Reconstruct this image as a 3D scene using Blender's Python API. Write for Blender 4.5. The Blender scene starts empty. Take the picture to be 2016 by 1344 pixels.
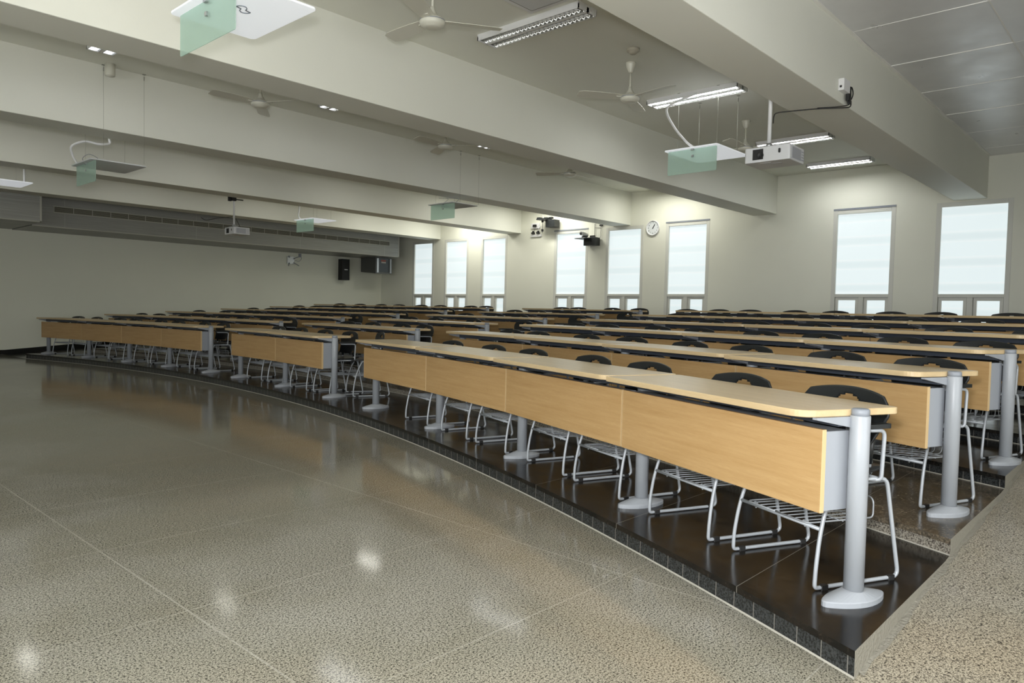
import bpy, bmesh, math, random
from mathutils import Vector, Matrix
random.seed(7)
PI = math.pi
sc = bpy.context.scene
COL = sc.collection

# ------------------------------------------------------------------ measures
XC, YC, R1, RD, W = -18.9315, 11.4343, 24.2949, 1.2632, 1.4703   # centre and radii of the curved rows, desk width
S1, SD, TOPZ = 0.10, 0.082, 0.744                                  # platform heights, desk top height
YR, YL = 0.745, 17.45                                              # right and left end of the platforms
XW, YF = 14.43, 19.0                                               # window wall, far wall
XB, YN = -7.0, -3.2                                                # walls behind the camera
CEIL = 4.0
BEAMZ = 3.25
BEAMS = [2.50, 6.10, 9.57, 13.0, 16.18]
BEAMW = 0.49
def Sk(k): return S1 + SD*(k-1)
TH0 = {'L':[.24428,.23384,.22276,.21141,.2019,.19352],'M':[-.03995,-.0389,-.03882,-.03839,-.03997,-.03989],
       'R':[-.2069,-.19668,-.18785,-.18035,-.1738,-.16766]}
NT = {'L':4,'M':2,'R':4}

# ------------------------------------------------------------------ materials
def newmat(name):
    m = bpy.data.materials.new(name); m.use_nodes = True
    nt = m.node_tree; b = nt.nodes['Principled BSDF']
    return m, nt, b
def N(nt, t, **kw):
    n = nt.nodes.new(t)
    for k, v in kw.items():
        if k in n.inputs.keys() if isinstance(k, str) else False: n.inputs[k].default_value = v
        else: setattr(n, k, v)
    return n
def plain(name, col, rough=.5, metal=0, spec=None, bump=0, bscale=60):
    m, nt, b = newmat(name)
    b.inputs['Base Color'].default_value = (*col, 1); b.inputs['Roughness'].default_value = rough
    b.inputs['Metallic'].default_value = metal
    if spec is not None: b.inputs['Specular IOR Level'].default_value = spec
    if bump:
        tc = nt.nodes.new('ShaderNodeTexCoord'); n = nt.nodes.new('ShaderNodeTexNoise'); n.inputs['Scale'].default_value = bscale
        nt.links.new(tc.outputs['Object'], n.inputs['Vector'])
        bp = nt.nodes.new('ShaderNodeBump'); bp.inputs['Strength'].default_value = bump; bp.inputs['Distance'].default_value = .01
        nt.links.new(n.outputs['Fac'], bp.inputs['Height']); nt.links.new(bp.outputs['Normal'], b.inputs['Normal'])
    return m
def ramp(nt, fac, stops):
    r = nt.nodes.new('ShaderNodeValToRGB'); e = r.color_ramp.elements
    while len(e) > 1: e.remove(e[-1])
    e[0].position, e[0].color = stops[0][0], (*stops[0][1], 1)
    for p, c in stops[1:]:
        x = e.new(p); x.color = (*c, 1)
    nt.links.new(fac, r.inputs['Fac']); return r
def mixc(nt, fac, a, b, mode='MIX'):
    x = nt.nodes.new('ShaderNodeMix'); x.data_type = 'RGBA'; x.blend_type = mode
    for s, v in ((0, fac), (6, a), (7, b)):
        if isinstance(v, (int, float)): x.inputs[s].default_value = v
        elif isinstance(v, tuple): x.inputs[s].default_value = (*v, 1)
        else: nt.links.new(v, x.inputs[s])
    return x.outputs[2]
def math_(nt, op, a, b=None, c=None):
    x = nt.nodes.new('ShaderNodeMath'); x.operation = op
    for i, v in enumerate((a, b, c)):
        if v is None: continue
        if isinstance(v, (int, float)): x.inputs[i].default_value = v
        else: nt.links.new(v, x.inputs[i])
    return x.outputs[0]
def noise(nt, vec, scale, detail=3, rough=.5, mapscale=None):
    if mapscale:
        mp = nt.nodes.new('ShaderNodeMapping'); mp.inputs['Scale'].default_value = mapscale
        nt.links.new(vec, mp.inputs['Vector']); vec = mp.outputs['Vector']
    n = nt.nodes.new('ShaderNodeTexNoise'); n.inputs['Scale'].default_value = scale; n.inputs['Detail'].default_value = detail
    n.inputs['Roughness'].default_value = rough
    nt.links.new(vec, n.inputs['Vector']); return n.outputs['Fac']
def linemask(nt, coord, period, offset, width):
    a = math_(nt, 'SUBTRACT', coord, offset); a = math_(nt, 'DIVIDE', a, period)
    a = math_(nt, 'FRACT', a); a = math_(nt, 'SUBTRACT', a, .5); a = math_(nt, 'ABSOLUTE', a)
    return math_(nt, 'GREATER_THAN', a, .5 - width/period/2)

def paint_mat(name, col):
    m, nt, b = newmat(name)
    tc = nt.nodes.new('ShaderNodeTexCoord')
    n = noise(nt, tc.outputs['Object'], .7, 4)
    c = ramp(nt, n, [(.3, tuple(x*.95 for x in col)), (.7, col)])
    nt.links.new(c.outputs['Color'], b.inputs['Base Color'])
    b.inputs['Roughness'].default_value = .55; b.inputs['Specular IOR Level'].default_value = .3
    n2 = noise(nt, tc.outputs['Object'], 45, 3)
    bp = nt.nodes.new('ShaderNodeBump'); bp.inputs['Strength'].default_value = .06; bp.inputs['Distance'].default_value = .01
    nt.links.new(n2, bp.inputs['Height']); nt.links.new(bp.outputs['Normal'], b.inputs['Normal'])
    return m
M_WALL = paint_mat('cream_wall_paint', (.735, .738, .625))
M_WALLW = paint_mat('brightened_window_wall_paint', (.79, .79, .685))  # wall paint lightened to make up for light missing on this wall
M_CEIL = paint_mat('cream_ceiling_paint', (.785, .787, .705))
M_FRAME = plain('window_frame_paint', (.66, .66, .60), .45)

def granite(name, light, mid, dark, spot=.42, grid=None, scale=1.0, rough=.2, tint=None, polish=0):
    m, nt, b = newmat(name)
    tc = nt.nodes.new('ShaderNodeTexCoord'); P = tc.outputs['Object']
    n1 = noise(nt, P, 125*scale, 3, .6); n2 = noise(nt, P, 230*scale, 2, .6)
    c1 = ramp(nt, n1, [(.34, dark), (spot, mid), (.49, light), (.70, tuple(x*1.2 for x in light))])
    c2 = ramp(nt, n2, [(.40, (.10, .09, .08)), (.455, (.9, .9, .9)), (.62, (1.15, 1.15, 1.15))])
    col = mixc(nt, .85, c1.outputs['Color'], c2.outputs['Color'], 'MULTIPLY')
    big = noise(nt, P, .55, 4, .6); 
    st = ramp(nt, big, [(.40, (1, 1, 1)), (.50, (.86, .85, .80)), (.60, tint or (.88, .82, .72))])
    col = mixc(nt, .95, col, st.outputs['Color'], 'MULTIPLY')
    if grid:
        sx = nt.nodes.new('ShaderNodeSeparateXYZ'); nt.links.new(P, sx.inputs[0])
        mx = linemask(nt, sx.outputs[0], grid[0], grid[1], .008); my = linemask(nt, sx.outputs[1], grid[2], grid[3], .006)
        mk = math_(nt, 'MAXIMUM', mx, my); mk = math_(nt, 'MULTIPLY', mk, math_(nt, 'MULTIPLY', noise(nt, P, 1.7, 3), .9))
        col = mixc(nt, mk, col, (.50, .48, .41))
    nt.links.new(col, b.inputs['Base Color'])
    rr = ramp(nt, noise(nt, P, 1.3, 4), [(.3, (rough*.8,)*3), (.7, (rough*1.25,)*3)])
    nt.links.new(rr.outputs['Color'], b.inputs['Roughness'])
    b.inputs['Specular IOR Level'].default_value = .36
    return m
M_FLOOR = granite('speckled_granite_floor', (.385, .37, .31), (.22, .21, .172), (.03, .028, .024), .43, (1.56, 1.22, .97, 3.77), rough=.10, tint=(.89, .85, .78))
M_AISLE = granite('speckled_granite_ramp', (.45, .42, .345), (.28, .255, .205), (.04, .036, .032), .43, None, rough=.3)
def dark_granite(name, base, brown, amount, rough=.1, period=.84, offset=.44):
    m, nt, b = newmat(name)
    tc = nt.nodes.new('ShaderNodeTexCoord'); P = tc.outputs['Object']
    n = noise(nt, P, 5, 6, .7); c = ramp(nt, n, [(.42, base), (.60, brown)])
    f = noise(nt, P, 75, 4, .7); g = ramp(nt, f, [(.38, (.4, .4, .4)), (.60, (1.3, 1.25, 1.2)), (.72, (3.2, 2.9, 2.6))])
    col = mixc(nt, amount, c.outputs['Color'], g.outputs['Color'], 'MULTIPLY')
    sx = nt.nodes.new('ShaderNodeSeparateXYZ'); nt.links.new(P, sx.inputs[0])
    mk = linemask(nt, sx.outputs[1], period, offset, .004); mk = math_(nt, 'MULTIPLY', mk, .5)
    col = mixc(nt, mk, col, (.30, .28, .24))
    nt.links.new(col, b.inputs['Base Color'])
    rr = ramp(nt, noise(nt, P, 7, 4), [(.3, (rough*.8,)*3), (.7, (rough*1.6,)*3)])
    nt.links.new(rr.outputs['Color'], b.inputs['Roughness']); b.inputs['Specular IOR Level'].default_value = .32
    return m
M_BLACK = dark_granite('black_granite', (.006, .0058, .0055), (.019, .015, .011), .8, .14)
M_BROWN = dark_granite('brown_granite', (.08, .07, .054), (.13, .11, .08), .95, .16)
M_DARK = dark_granite('dark_granite', (.012, .012, .011), (.022, .019, .015), .7, .12)
def riser_mat(name, base, spot, amount):
    m, nt, b = newmat(name)
    tc = nt.nodes.new('ShaderNodeTexCoord'); P = tc.outputs['Object']
    f = noise(nt, P, 120, 3, .65); c = ramp(nt, f, [(.40, base), (.58, spot)])
    sx = nt.nodes.new('ShaderNodeSeparateXYZ'); nt.links.new(P, sx.inputs[0])
    mk = linemask(nt, sx.outputs[1], .105, .04, .0035); mk = math_(nt, 'MULTIPLY', mk, .5)
    col = mixc(nt, mk, c.outputs['Color'], (.36, .34, .30))
    nt.links.new(col, b.inputs['Base Color']); b.inputs['Roughness'].default_value = .22
    return m
M_RBLACK = riser_mat('black_riser_tile', (.010, .011, .011), (.045, .048, .048), 1)
M_RSPECK = riser_mat('speckled_riser_tile', (.07, .06, .05), (.36, .33, .27), 1)
M_GROUT = plain('cement_grout', (.42, .40, .34), .8, bump=.4, bscale=90)
M_CEMENT = plain('rough_cement', (.25, .235, .19), .8, bump=.8, bscale=70)
M_SKIRT = plain('black_skirting', (.012, .012, .011), .2)

def wood(name, a, bcol, rough=.33):
    m, nt, b = newmat(name)
    tc = nt.nodes.new('ShaderNodeTexCoord'); P = tc.outputs['Object']
    g = noise(nt, P, 2.2, 4, .6, (9, .8, 16)); c = ramp(nt, g, [(.3, a), (.7, bcol)])
    f = noise(nt, P, 30, 3, .6, (14, .7, 24)); d = ramp(nt, f, [(.35, (.86, .82, .76)), (.6, (1, 1, 1))])
    col = mixc(nt, .55, c.outputs['Color'], d.outputs['Color'], 'MULTIPLY')
    oi = nt.nodes.new('ShaderNodeObjectInfo'); v = ramp(nt, oi.outputs['Random'], [(0, (.95, .94, .92)), (1, (1, 1, 1))])
    col = mixc(nt, 1, col, v.outputs['Color'], 'MULTIPLY')
    nt.links.new(col, b.inputs['Base Color']); b.inputs['Roughness'].default_value = rough; b.inputs['Specular IOR Level'].default_value = .32
    return m
M_TOP = wood('beech_laminate_top', (.54, .41, .235), (.64, .50, .30), .30)
M_PANEL = wood('beech_laminate_panel', (.47, .295, .125), (.56, .37, .175), .38)
M_EDGE = plain('pale_edge_band', (.60, .43, .22), .4)
M_GREY = plain('grey_powder_coat', (.33, .35, .375), .38)
M_GREY2 = plain('grey_sheet_metal', (.31, .33, .36), .45)
M_CAP = plain('grey_plastic_cap', (.24, .26, .29), .45)
M_RAIL = plain('dark_grey_rail', (.055, .065, .085), .4)
M_CHROME = plain('silver_frame_paint', (.38, .405, .43), .33, .1)
M_PLASTIC = plain('black_plastic', (.012, .014, .015), .38, bump=.1, bscale=300)
M_BLK = plain('black_rubber', (.01, .01, .01), .5)
M_WHITE = plain('white_gloss', (.74, .74, .74), .3)
M_FAN = plain('fan_enamel', (.66, .65, .56), .3)
M_SHELL = plain('projector_shell', (.62, .63, .64), .4)
M_VENT = plain('projector_vent', (.38, .39, .42), .5)
M_SILVER = plain('brushed_silver', (.45, .46, .47), .3, .7)
M_WIRE = plain('steel_wire', (.33, .33, .28), .4, .3)
M_SPEAKER = plain('speaker_black', (.006, .006, .006), .6)
M_TVB = plain('television_grey', (.10, .105, .10), .5)
M_DISC = plain('detector_beige', (.45, .42, .34), .5)

def duct_mat():
    m, nt, b = newmat('ribbed_grey_aluminium')
    tc = nt.nodes.new('ShaderNodeTexCoord'); P = tc.outputs['Object']
    n = noise(nt, P, 4, 3, .5, (.3, 3, 30)); c = ramp(nt, n, [(.35, (.26, .26, .24)), (.65, (.34, .34, .32))])
    sx = nt.nodes.new('ShaderNodeSeparateXYZ'); nt.links.new(P, sx.inputs[0])
    mk = linemask(nt, sx.outputs[0], 2.8, 2.2, .012); mk = math_(nt, 'MULTIPLY', mk, .4)
    col = mixc(nt, mk, c.outputs['Color'], (.5, .5, .48))
    nt.links.new(col, b.inputs['Base Color']); b.inputs['Roughness'].default_value = .42; b.inputs['Metallic'].default_value = .35
    return m
M_DUCT = duct_mat()
M_GRILLE = plain('grille_brown', (.075, .07, .045), .6)
M_GRFRAME = plain('grille_frame', (.40, .39, .34), .5)
def metal_ceiling():
    m, nt, b = newmat('metal_ceiling_tiles')
    tc = nt.nodes.new('ShaderNodeTexCoord'); P = tc.outputs['Object']
    n = noise(nt, P, 1.6, 4, .6); c = ramp(nt, n, [(.3, (.70, .70, .71)), (.7, (.78, .78, .79))])
    nt.links.new(c.outputs['Color'], b.inputs['Base Color'])
    b.inputs['Metallic'].default_value = .25
    r = ramp(nt, noise(nt, P, 2.5, 4, .6), [(.3, (.27,)*3), (.7, (.40,)*3)]); nt.links.new(r.outputs['Color'], b.inputs['Roughness'])
    return m
M_METAL = metal_ceiling()
M_TRIM = plain('pale_metal_trim', (.85, .84, .80), .45, 0)

def emis(name, col, strength):
    m = bpy.data.materials.new(name); m.use_nodes = True; nt = m.node_tree; nt.nodes.clear()
    o = nt.nodes.new('ShaderNodeOutputMaterial'); e = nt.nodes.new('ShaderNodeEmission')
    e.inputs['Color'].default_value = (*col, 1); e.inputs['Strength'].default_value = strength
    nt.links.new(e.outputs[0], o.inputs['Surface']); return m
M_TUBE = emis('lit_tube', (.96, .98, 1.0), 9)
M_TUBEHOT = emis('lit_tube_bright', (.97, .98, .97), 55)
M_TUBEOFF = plain('unlit_tube', (.75, .76, .74), .3)
M_CHROMEL = plain('louvre_mirror', (.72, .73, .74), .14, .9)
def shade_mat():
    # backlit frosted pane: daylight glowing through woven shade cloth; outside bars' shadow bands painted in
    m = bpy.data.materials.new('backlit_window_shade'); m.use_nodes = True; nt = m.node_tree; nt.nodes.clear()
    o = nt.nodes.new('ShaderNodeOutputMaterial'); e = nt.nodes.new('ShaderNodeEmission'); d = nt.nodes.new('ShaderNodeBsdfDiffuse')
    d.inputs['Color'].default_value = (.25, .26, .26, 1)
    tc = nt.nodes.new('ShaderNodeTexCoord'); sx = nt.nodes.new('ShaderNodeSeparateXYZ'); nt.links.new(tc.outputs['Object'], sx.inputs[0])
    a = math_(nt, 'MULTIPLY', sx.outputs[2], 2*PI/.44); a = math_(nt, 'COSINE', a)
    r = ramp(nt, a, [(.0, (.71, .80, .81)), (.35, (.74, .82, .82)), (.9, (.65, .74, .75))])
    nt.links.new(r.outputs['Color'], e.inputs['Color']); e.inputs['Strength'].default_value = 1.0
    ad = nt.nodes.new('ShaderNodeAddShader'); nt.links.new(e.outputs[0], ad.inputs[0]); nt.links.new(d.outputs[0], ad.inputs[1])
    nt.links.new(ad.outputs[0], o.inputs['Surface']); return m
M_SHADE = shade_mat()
def glass_mat():
    m = bpy.data.materials.new('green_frosted_glass'); m.use_nodes = True; nt = m.node_tree; nt.nodes.clear()
    o = nt.nodes.new('ShaderNodeOutputMaterial'); tr = nt.nodes.new('ShaderNodeBsdfTransparent'); tr.inputs['Color'].default_value = (.84, .96, .90, 1)
    d = nt.nodes.new('ShaderNodeBsdfDiffuse'); d.inputs['Color'].default_value = (.70, .82, .76, 1)
    tl = nt.nodes.new('ShaderNodeBsdfTranslucent'); tl.inputs['Color'].default_value = (.64, .82, .73, 1)
    m1 = nt.nodes.new('ShaderNodeMixShader'); m1.inputs[0].default_value = .45; nt.links.new(d.outputs[0], m1.inputs[1]); nt.links.new(tl.outputs[0], m1.inputs[2])
    m2 = nt.nodes.new('ShaderNodeMixShader'); m2.inputs[0].default_value = .50; nt.links.new(m1.outputs[0], m2.inputs[1]); nt.links.new(tr.outputs[0], m2.inputs[2])
    nt.links.new(m2.outputs[0], o.inputs['Surface']); return m
M_GLASS = glass_mat()
def plate_mat():
    m = bpy.data.materials.new('white_opal_acrylic'); m.use_nodes = True; nt = m.node_tree; nt.nodes.clear()
    o = nt.nodes.new('ShaderNodeOutputMaterial'); d = nt.nodes.new('ShaderNodeBsdfDiffuse'); d.inputs['Color'].default_value = (.82, .83, .84, 1)
    tl = nt.nodes.new('ShaderNodeBsdfTranslucent'); tl.inputs['Color'].default_value = (.82, .83, .84, 1)
    m1 = nt.nodes.new('ShaderNodeMixShader'); m1.inputs[0].default_value = .25; nt.links.new(d.outputs[0], m1.inputs[1]); nt.links.new(tl.outputs[0], m1.inputs[2])
    nt.links.new(m1.outputs[0], o.inputs['Surface']); return m
M_PLATE = plate_mat()
def glow_added_plate():
    m = plate_mat(); m.name = 'white_acrylic_added_glow'; nt = m.node_tree; o = nt.nodes['Material Output']; src = o.inputs['Surface'].links[0].from_socket
    e = nt.nodes.new('ShaderNodeEmission'); e.inputs['Color'].default_value = (.93, .96, 1, 1); e.inputs['Strength'].default_value = .27  # faint emission added so these plates look lit
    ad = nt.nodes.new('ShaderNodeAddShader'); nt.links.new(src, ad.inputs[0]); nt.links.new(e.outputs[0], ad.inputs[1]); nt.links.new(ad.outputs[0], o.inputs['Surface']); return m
M_PLATEGLOW = glow_added_plate()
def screen_mat():
    # the old television's dark tube; its red and cream reflection is painted on as separate patches
    m, nt, b = newmat('television_screen')
    b.inputs['Base Color'].default_value = (.012, .016, .014, 1); b.inputs['Roughness'].default_value = .12
    return m
M_SCREEN = screen_mat()

# ------------------------------------------------------------------ mesh helpers
class MB:
    def __init__(s): s.bm = bmesh.new(); s.mats = []
    def mi(s, m):
        if m not in s.mats: s.mats.append(m)
        return s.mats.index(m)
    def faces(s, vs, fs, m=None, smooth=False):
        bv = [s.bm.verts.new(v) for v in vs]; idx = s.mi(m) if m else 0
        for f in fs:
            try:
                q = s.bm.faces.new([bv[i] for i in f]); q.material_index = idx; q.smooth = smooth
            except ValueError: pass
        return bv
    def box(s, a, b, m=None, mat=None):
        x0, y0, z0 = a; x1, y1, z1 = b
        vs = [Vector(v) for v in ((x0,y0,z0),(x1,y0,z0),(x1,y1,z0),(x0,y1,z0),(x0,y0,z1),(x1,y0,z1),(x1,y1,z1),(x0,y1,z1))]
        if mat is not None: vs = [mat @ v for v in vs]
        s.faces(vs, [(0,3,2,1),(4,5,6,7),(0,1,5,4),(1,2,6,5),(2,3,7,6),(3,0,4,7)], m); return s
    def rbox(s, a, b, r, m=None, seg=3, axis='z'):
        """box with rounded vertical corners"""
        x0, y0, z0 = a; x1, y1, z1 = b
        pts = rrect(x0, y0, x1, y1, r, seg)
        s.prism(pts, z0, z1, m); return s
    def prism(s, pts, z0, z1, m=None, smooth=False, mat=None):
        n = len(pts); vs = [Vector((p[0], p[1], z0)) for p in pts] + [Vector((p[0], p[1], z1)) for p in pts]
        if mat is not None: vs = [mat @ v for v in vs]
        bv = s.faces(vs, [tuple(reversed(range(n))), tuple(range(n, 2*n))], m)
        idx = s.mi(m) if m else 0
        for i in range(n):
            j = (i+1) % n
            f = s.bm.faces.new((bv[i], bv[j], bv[n+j], bv[n+i])); f.material_index = idx; f.smooth = smooth
        return s
    def tube(s, path, r, seg=8, m=None, closed=False, cap=True):
        P = [Vector(p) for p in path]; n = len(P)
        if n < 2: return s
        idx = s.mi(m) if m else 0
        T = []
        for i in range(n):
            a = P[i-1] if (i > 0 or closed) else P[i]; b = P[(i+1) % n] if (i < n-1 or closed) else P[i]
            t = (b-a); T.append(t.normalized() if t.length > 1e-9 else Vector((0,0,1)))
        up = Vector((0,0,1)) if abs(T[0].z) < .9 else Vector((1,0,0))
        nrm = T[0].cross(up).normalized(); rings = []
        for i in range(n):
            nrm = (nrm - T[i]*nrm.dot(T[i]))
            nrm = nrm.normalized() if nrm.length > 1e-6 else T[i].orthogonal().normalized()
            bn = T[i].cross(nrm)
            rr = r[i] if isinstance(r, (list, tuple)) else r
            rings.append([s.bm.verts.new(P[i] + (nrm*math.cos(2*PI*k/seg) + bn*math.sin(2*PI*k/seg))*rr) for k in range(seg)])
        m_ = n if closed else n-1
        for i in range(m_):
            A, B = rings[i], rings[(i+1) % n]
            for k in range(seg):
                f = s.bm.faces.new((A[k], A[(k+1) % seg], B[(k+1) % seg], B[k])); f.smooth = True; f.material_index = idx
        if cap and not closed:
            for q in (list(reversed(rings[0])), rings[-1]):
                f = s.bm.faces.new(q); f.material_index = idx
        return s
    def lathe(s, prof, seg=24, m=None, org=(0,0,0), smooth=True, sx=1, sy=1):
        """prof: list of (r, z)"""
        idx = s.mi(m) if m else 0; rings = []; O = Vector(org)
        for r, z in prof:
            if r < 1e-6: rings.append([s.bm.verts.new(O + Vector((0,0,z)))])
            else: rings.append([s.bm.verts.new(O + Vector((r*sx*math.cos(2*PI*k/seg), r*sy*math.sin(2*PI*k/seg), z))) for k in range(seg)])
        for A, B in zip(rings, rings[1:]):
            for k in range(seg):
                k2 = (k+1) % seg
                if len(A) == 1 and len(B) == 1: continue
                vs = (A[0], B[k2], B[k]) if len(A) == 1 else ((A[k], A[k2], B[0]) if len(B) == 1 else (A[k], A[k2], B[k2], B[k]))
                f = s.bm.faces.new(vs); f.smooth = smooth; f.material_index = idx
        if len(rings[0]) > 1: f = s.bm.faces.new(list(reversed(rings[0]))); f.material_index = idx
        if len(rings[-1]) > 1: f = s.bm.faces.new(rings[-1]); f.material_index = idx
        return s
    def mesh(s, name, m=None):
        bmesh.ops.recalc_face_normals(s.bm, faces=s.bm.faces)
        me = bpy.data.meshes.new(name); s.bm.to_mesh(me); s.bm.free()
        for q in ([m] if m else s.mats): me.materials.append(q)
        return me
    def build(s, name, m=None, parent=None, loc=None, bevel=0):
        me = s.mesh(name, m if not s.mats or (m and s.mats == [m]) else None)
        return obj(name, me, parent, loc, bevel)
def obj(name, me, parent=None, loc=None, bevel=0):
    o = bpy.data.objects.new(name, me); COL.objects.link(o)
    if parent: o.parent = parent
    if loc is not None: o.location = loc
    if bevel:
        b = o.modifiers.new('bevel', 'BEVEL'); b.width = bevel; b.segments = 2; b.limit_method = 'ANGLE'; b.angle_limit = .9
    return o
def rrect(x0, y0, x1, y1, r, seg=4):
    rs = r if isinstance(r, (list, tuple)) else (r,)*4
    pts = []
    for (cx, cy, a0), q in zip(((x1, y1, 0), (x0, y1, 90), (x0, y0, 180), (x1, y0, 270)), rs):
        sx = -1 if cx == x1 else 1; sy = -1 if cy == y1 else 1
        for i in range(seg+1):
            a = math.radians(a0 + 90*i/seg); pts.append((cx + sx*q + q*math.cos(a), cy + sy*q + q*math.sin(a)))
    return pts
def fillet(pts, rad, seg=5):
    P = [Vector(p) for p in pts]; out = [P[0]]
    for i in range(1, len(P)-1):
        r = rad[i] if isinstance(rad, (list, tuple)) else rad
        a = (P[i-1]-P[i]); b = (P[i+1]-P[i]); la, lb = a.length, b.length; a.normalize(); b.normalize()
        ang = a.angle(b)
        if r <= 0 or ang > PI-.02: out.append(P[i]); continue
        d = min(r/math.tan(ang/2), la*.48, lb*.48)
        p0, p1 = P[i]+a*d, P[i]+b*d
        for k in range(seg+1):
            t = k/seg; out.append(p0*(1-t)**2 + P[i]*2*t*(1-t) + p1*t*t)
    out.append(P[-1]); return out
def catmull(pts, n=6):
    P = [Vector(p) for p in pts]; P = [P[0]*2-P[1]] + P + [P[-1]*2-P[-2]]; out = []
    for i in range(1, len(P)-2):
        for k in range(n):
            t = k/n; a, b, c, d = P[i-1], P[i], P[i+1], P[i+2]
            out.append(.5*((2*b) + (c-a)*t + (2*a-5*b+4*c-d)*t*t + (3*b-a-3*c+d)*t**3))
    out.append(P[-2]); return out
def tag(o, label=None, cat=None, group=None, kind=None):
    if label: o['label'] = label
    if cat: o['category'] = cat
    if group: o['group'] = group
    if kind: o['kind'] = kind
    return o
def thing(name, label, cat, loc=(0,0,0), rz=0, group=None):
    o = bpy.data.objects.new(name, None); COL.objects.link(o); o.empty_display_size = .1
    o.location = loc; o.rotation_euler = (0, 0, rz)
    return tag(o, label, cat, group)
def struct(name, mb, m=None):
    o = mb.build(name, m) if isinstance(mb, MB) else obj(name, mb); o['kind'] = 'structure'; return o
KIDS = {}
def dup(o, parent=None):
    c = o.copy(); COL.objects.link(c)
    if parent: c.parent = parent
    for ch in list(o.children): dup(ch, c)
    return c

# ------------------------------------------------------------------ room shell
mb = MB(); mb.box((XB, YN, -.1), (XW, YF, 0)); struct('floor', mb, M_FLOOR)
mb = MB(); mb.box((XB, BEAMS[0]+.1, CEIL), (XW, YF, CEIL+.1)); struct('ceiling', mb, M_CEIL)
for i, y in enumerate(BEAMS):
    mb = MB(); mb.box((XB, y, BEAMZ), (XW, y+BEAMW, CEIL+.05)); o = struct('ceiling_beam', mb, M_CEIL)
    b = o.modifiers.new('bevel', 'BEVEL'); b.width = .006; b.segments = 2
# metal tile ceiling in front of the first beam: individual shallow pans in one structure
mb = MB(); z = 3.955
x = 7.46 - 1.26*12
while x < XW:
    y = BEAMS[0]-.03
    while y > YN:
        xa, xb = max(x+.004, XB), min(x+1.256, XW); ya, yb = max(y-1.116, YN), y-.004
        if xb > xa and yb > ya:
            t = [random.uniform(-.003, .003) for _ in range(4)]
            mb.faces([(xa,ya,z+t[0]),(xb,ya,z+t[1]),(xb,yb,z+t[2]),(xa,yb,z+t[3]),(xa,ya,z+.03),(xb,ya,z+.03),(xb,yb,z+.03),(xa,yb,z+.03)],
                     [(0,3,2,1),(4,5,6,7),(0,1,5,4),(1,2,6,5),(2,3,7,6),(3,0,4,7)], M_METAL)
        y -= 1.12
    x += 1.26
x = 7.46 - 1.26*12
while x < XW:
    mb.box((x-.004, YN, z-.004), (x+.004, BEAMS[0]-.03, z+.004), M_TRIM); x += 1.26
y = BEAMS[0]-.03-1.12
while y > YN: mb.box((XB, y-.006, z-.003), (XW, y+.006, z+.004), M_TRIM); y -= 1.12
mb.box((XB, YN, z+.03), (XW, BEAMS[0], z+.1), M_TRIM)
struct('ceiling_tiles', mb)
# warped edge angle where the metal tiles meet the beam
mb = MB(); prev = None; xs = [XB + i*(XW-XB)/90 for i in range(91)]
for i in range(90):
    def off(x): return .006*math.sin(x*2.1)+.005*math.sin(x*5.3+1)
    x0, x1 = xs[i], xs[i+1]; a, b = off(x0), off(x1); y = BEAMS[0]-.035
    mb.faces([(x0,y,z-.006+a),(x1,y,z-.006+b),(x1,y+.034,z-.006+b),(x0,y+.034,z-.006+a),(x0,y,z+.004+a),(x1,y,z+.004+b),(x1,y+.034,z+.004+b),(x0,y+.034,z+.004+a)],
             [(0,3,2,1),(4,5,6,7),(0,1,5,4),(2,3,7,6)])
struct('trim_1', mb, M_TRIM)

# platforms ---------------------------------------------------------------
def front_x(rf, y): return XC + math.sqrt(rf*rf - (y-YC)**2)
RF = [None] + [R1 + RD*(k-1) - (.335 if k == 1 else .40) for k in range(1, 7)]
NY = 84; ys = [YR + (YL-YR)*i/NY for i in range(NY+1)]
for k in range(1, 7):
    z1 = Sk(k); z0 = 0 if k == 1 else Sk(k-1); rf = RF[k]
    top = {1: M_BLACK, 2: M_BROWN}.get(k, M_DARK); ris = M_RSPECK if k == 2 else M_RBLACK
    mb = MB()
    fr = [front_x(rf, y) for y in ys]
    bk = [(front_x(RF[k+1], y)+.06 if k < 6 else XW) for y in ys]
    fin = [front_x(rf+.012, y) for y in ys]
    zt = z1-.026
    for i in range(NY):
        y0, y1 = ys[i], ys[i+1]
        mb.faces([(fr[i],y0,z1),(bk[i],y0,z1),(bk[i+1],y1,z1),(fr[i+1],y1,z1),(fr[i],y0,zt),(fr[i+1],y1,zt),(fin[i],y0,zt),(fin[i+1],y1,zt)],
                 [(0,1,2,3),(0,3,5,4),(4,5,7,6)], top)
        mb.faces([(fin[i],y0,zt),(fin[i+1],y1,zt),(fin[i+1],y1,z0),(fin[i],y0,z0)], [(0,1,2,3)], ris)
        mb.faces([(fin[i],y0,z0+.0001),(fin[i+1],y1,z0+.0001),(fin[i+1],y1,z0+.006),(fin[i],y0,z0+.006),(fin[i]-.007,y0,z0+.001),(fin[i+1]-.007,y1,z0+.001)],
                 [(3,2,5,4)], M_GROUT)
    for i, y in ((0, YR), (NY, YL)):
        mb.faces([(fr[i]+.001,y,z1),(bk[i],y,z1),(bk[i],y,0),(fr[i]+.001,y,0)], [(0,1,2,3)], M_CEMENT)
    struct('seating_platform', mb)
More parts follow.
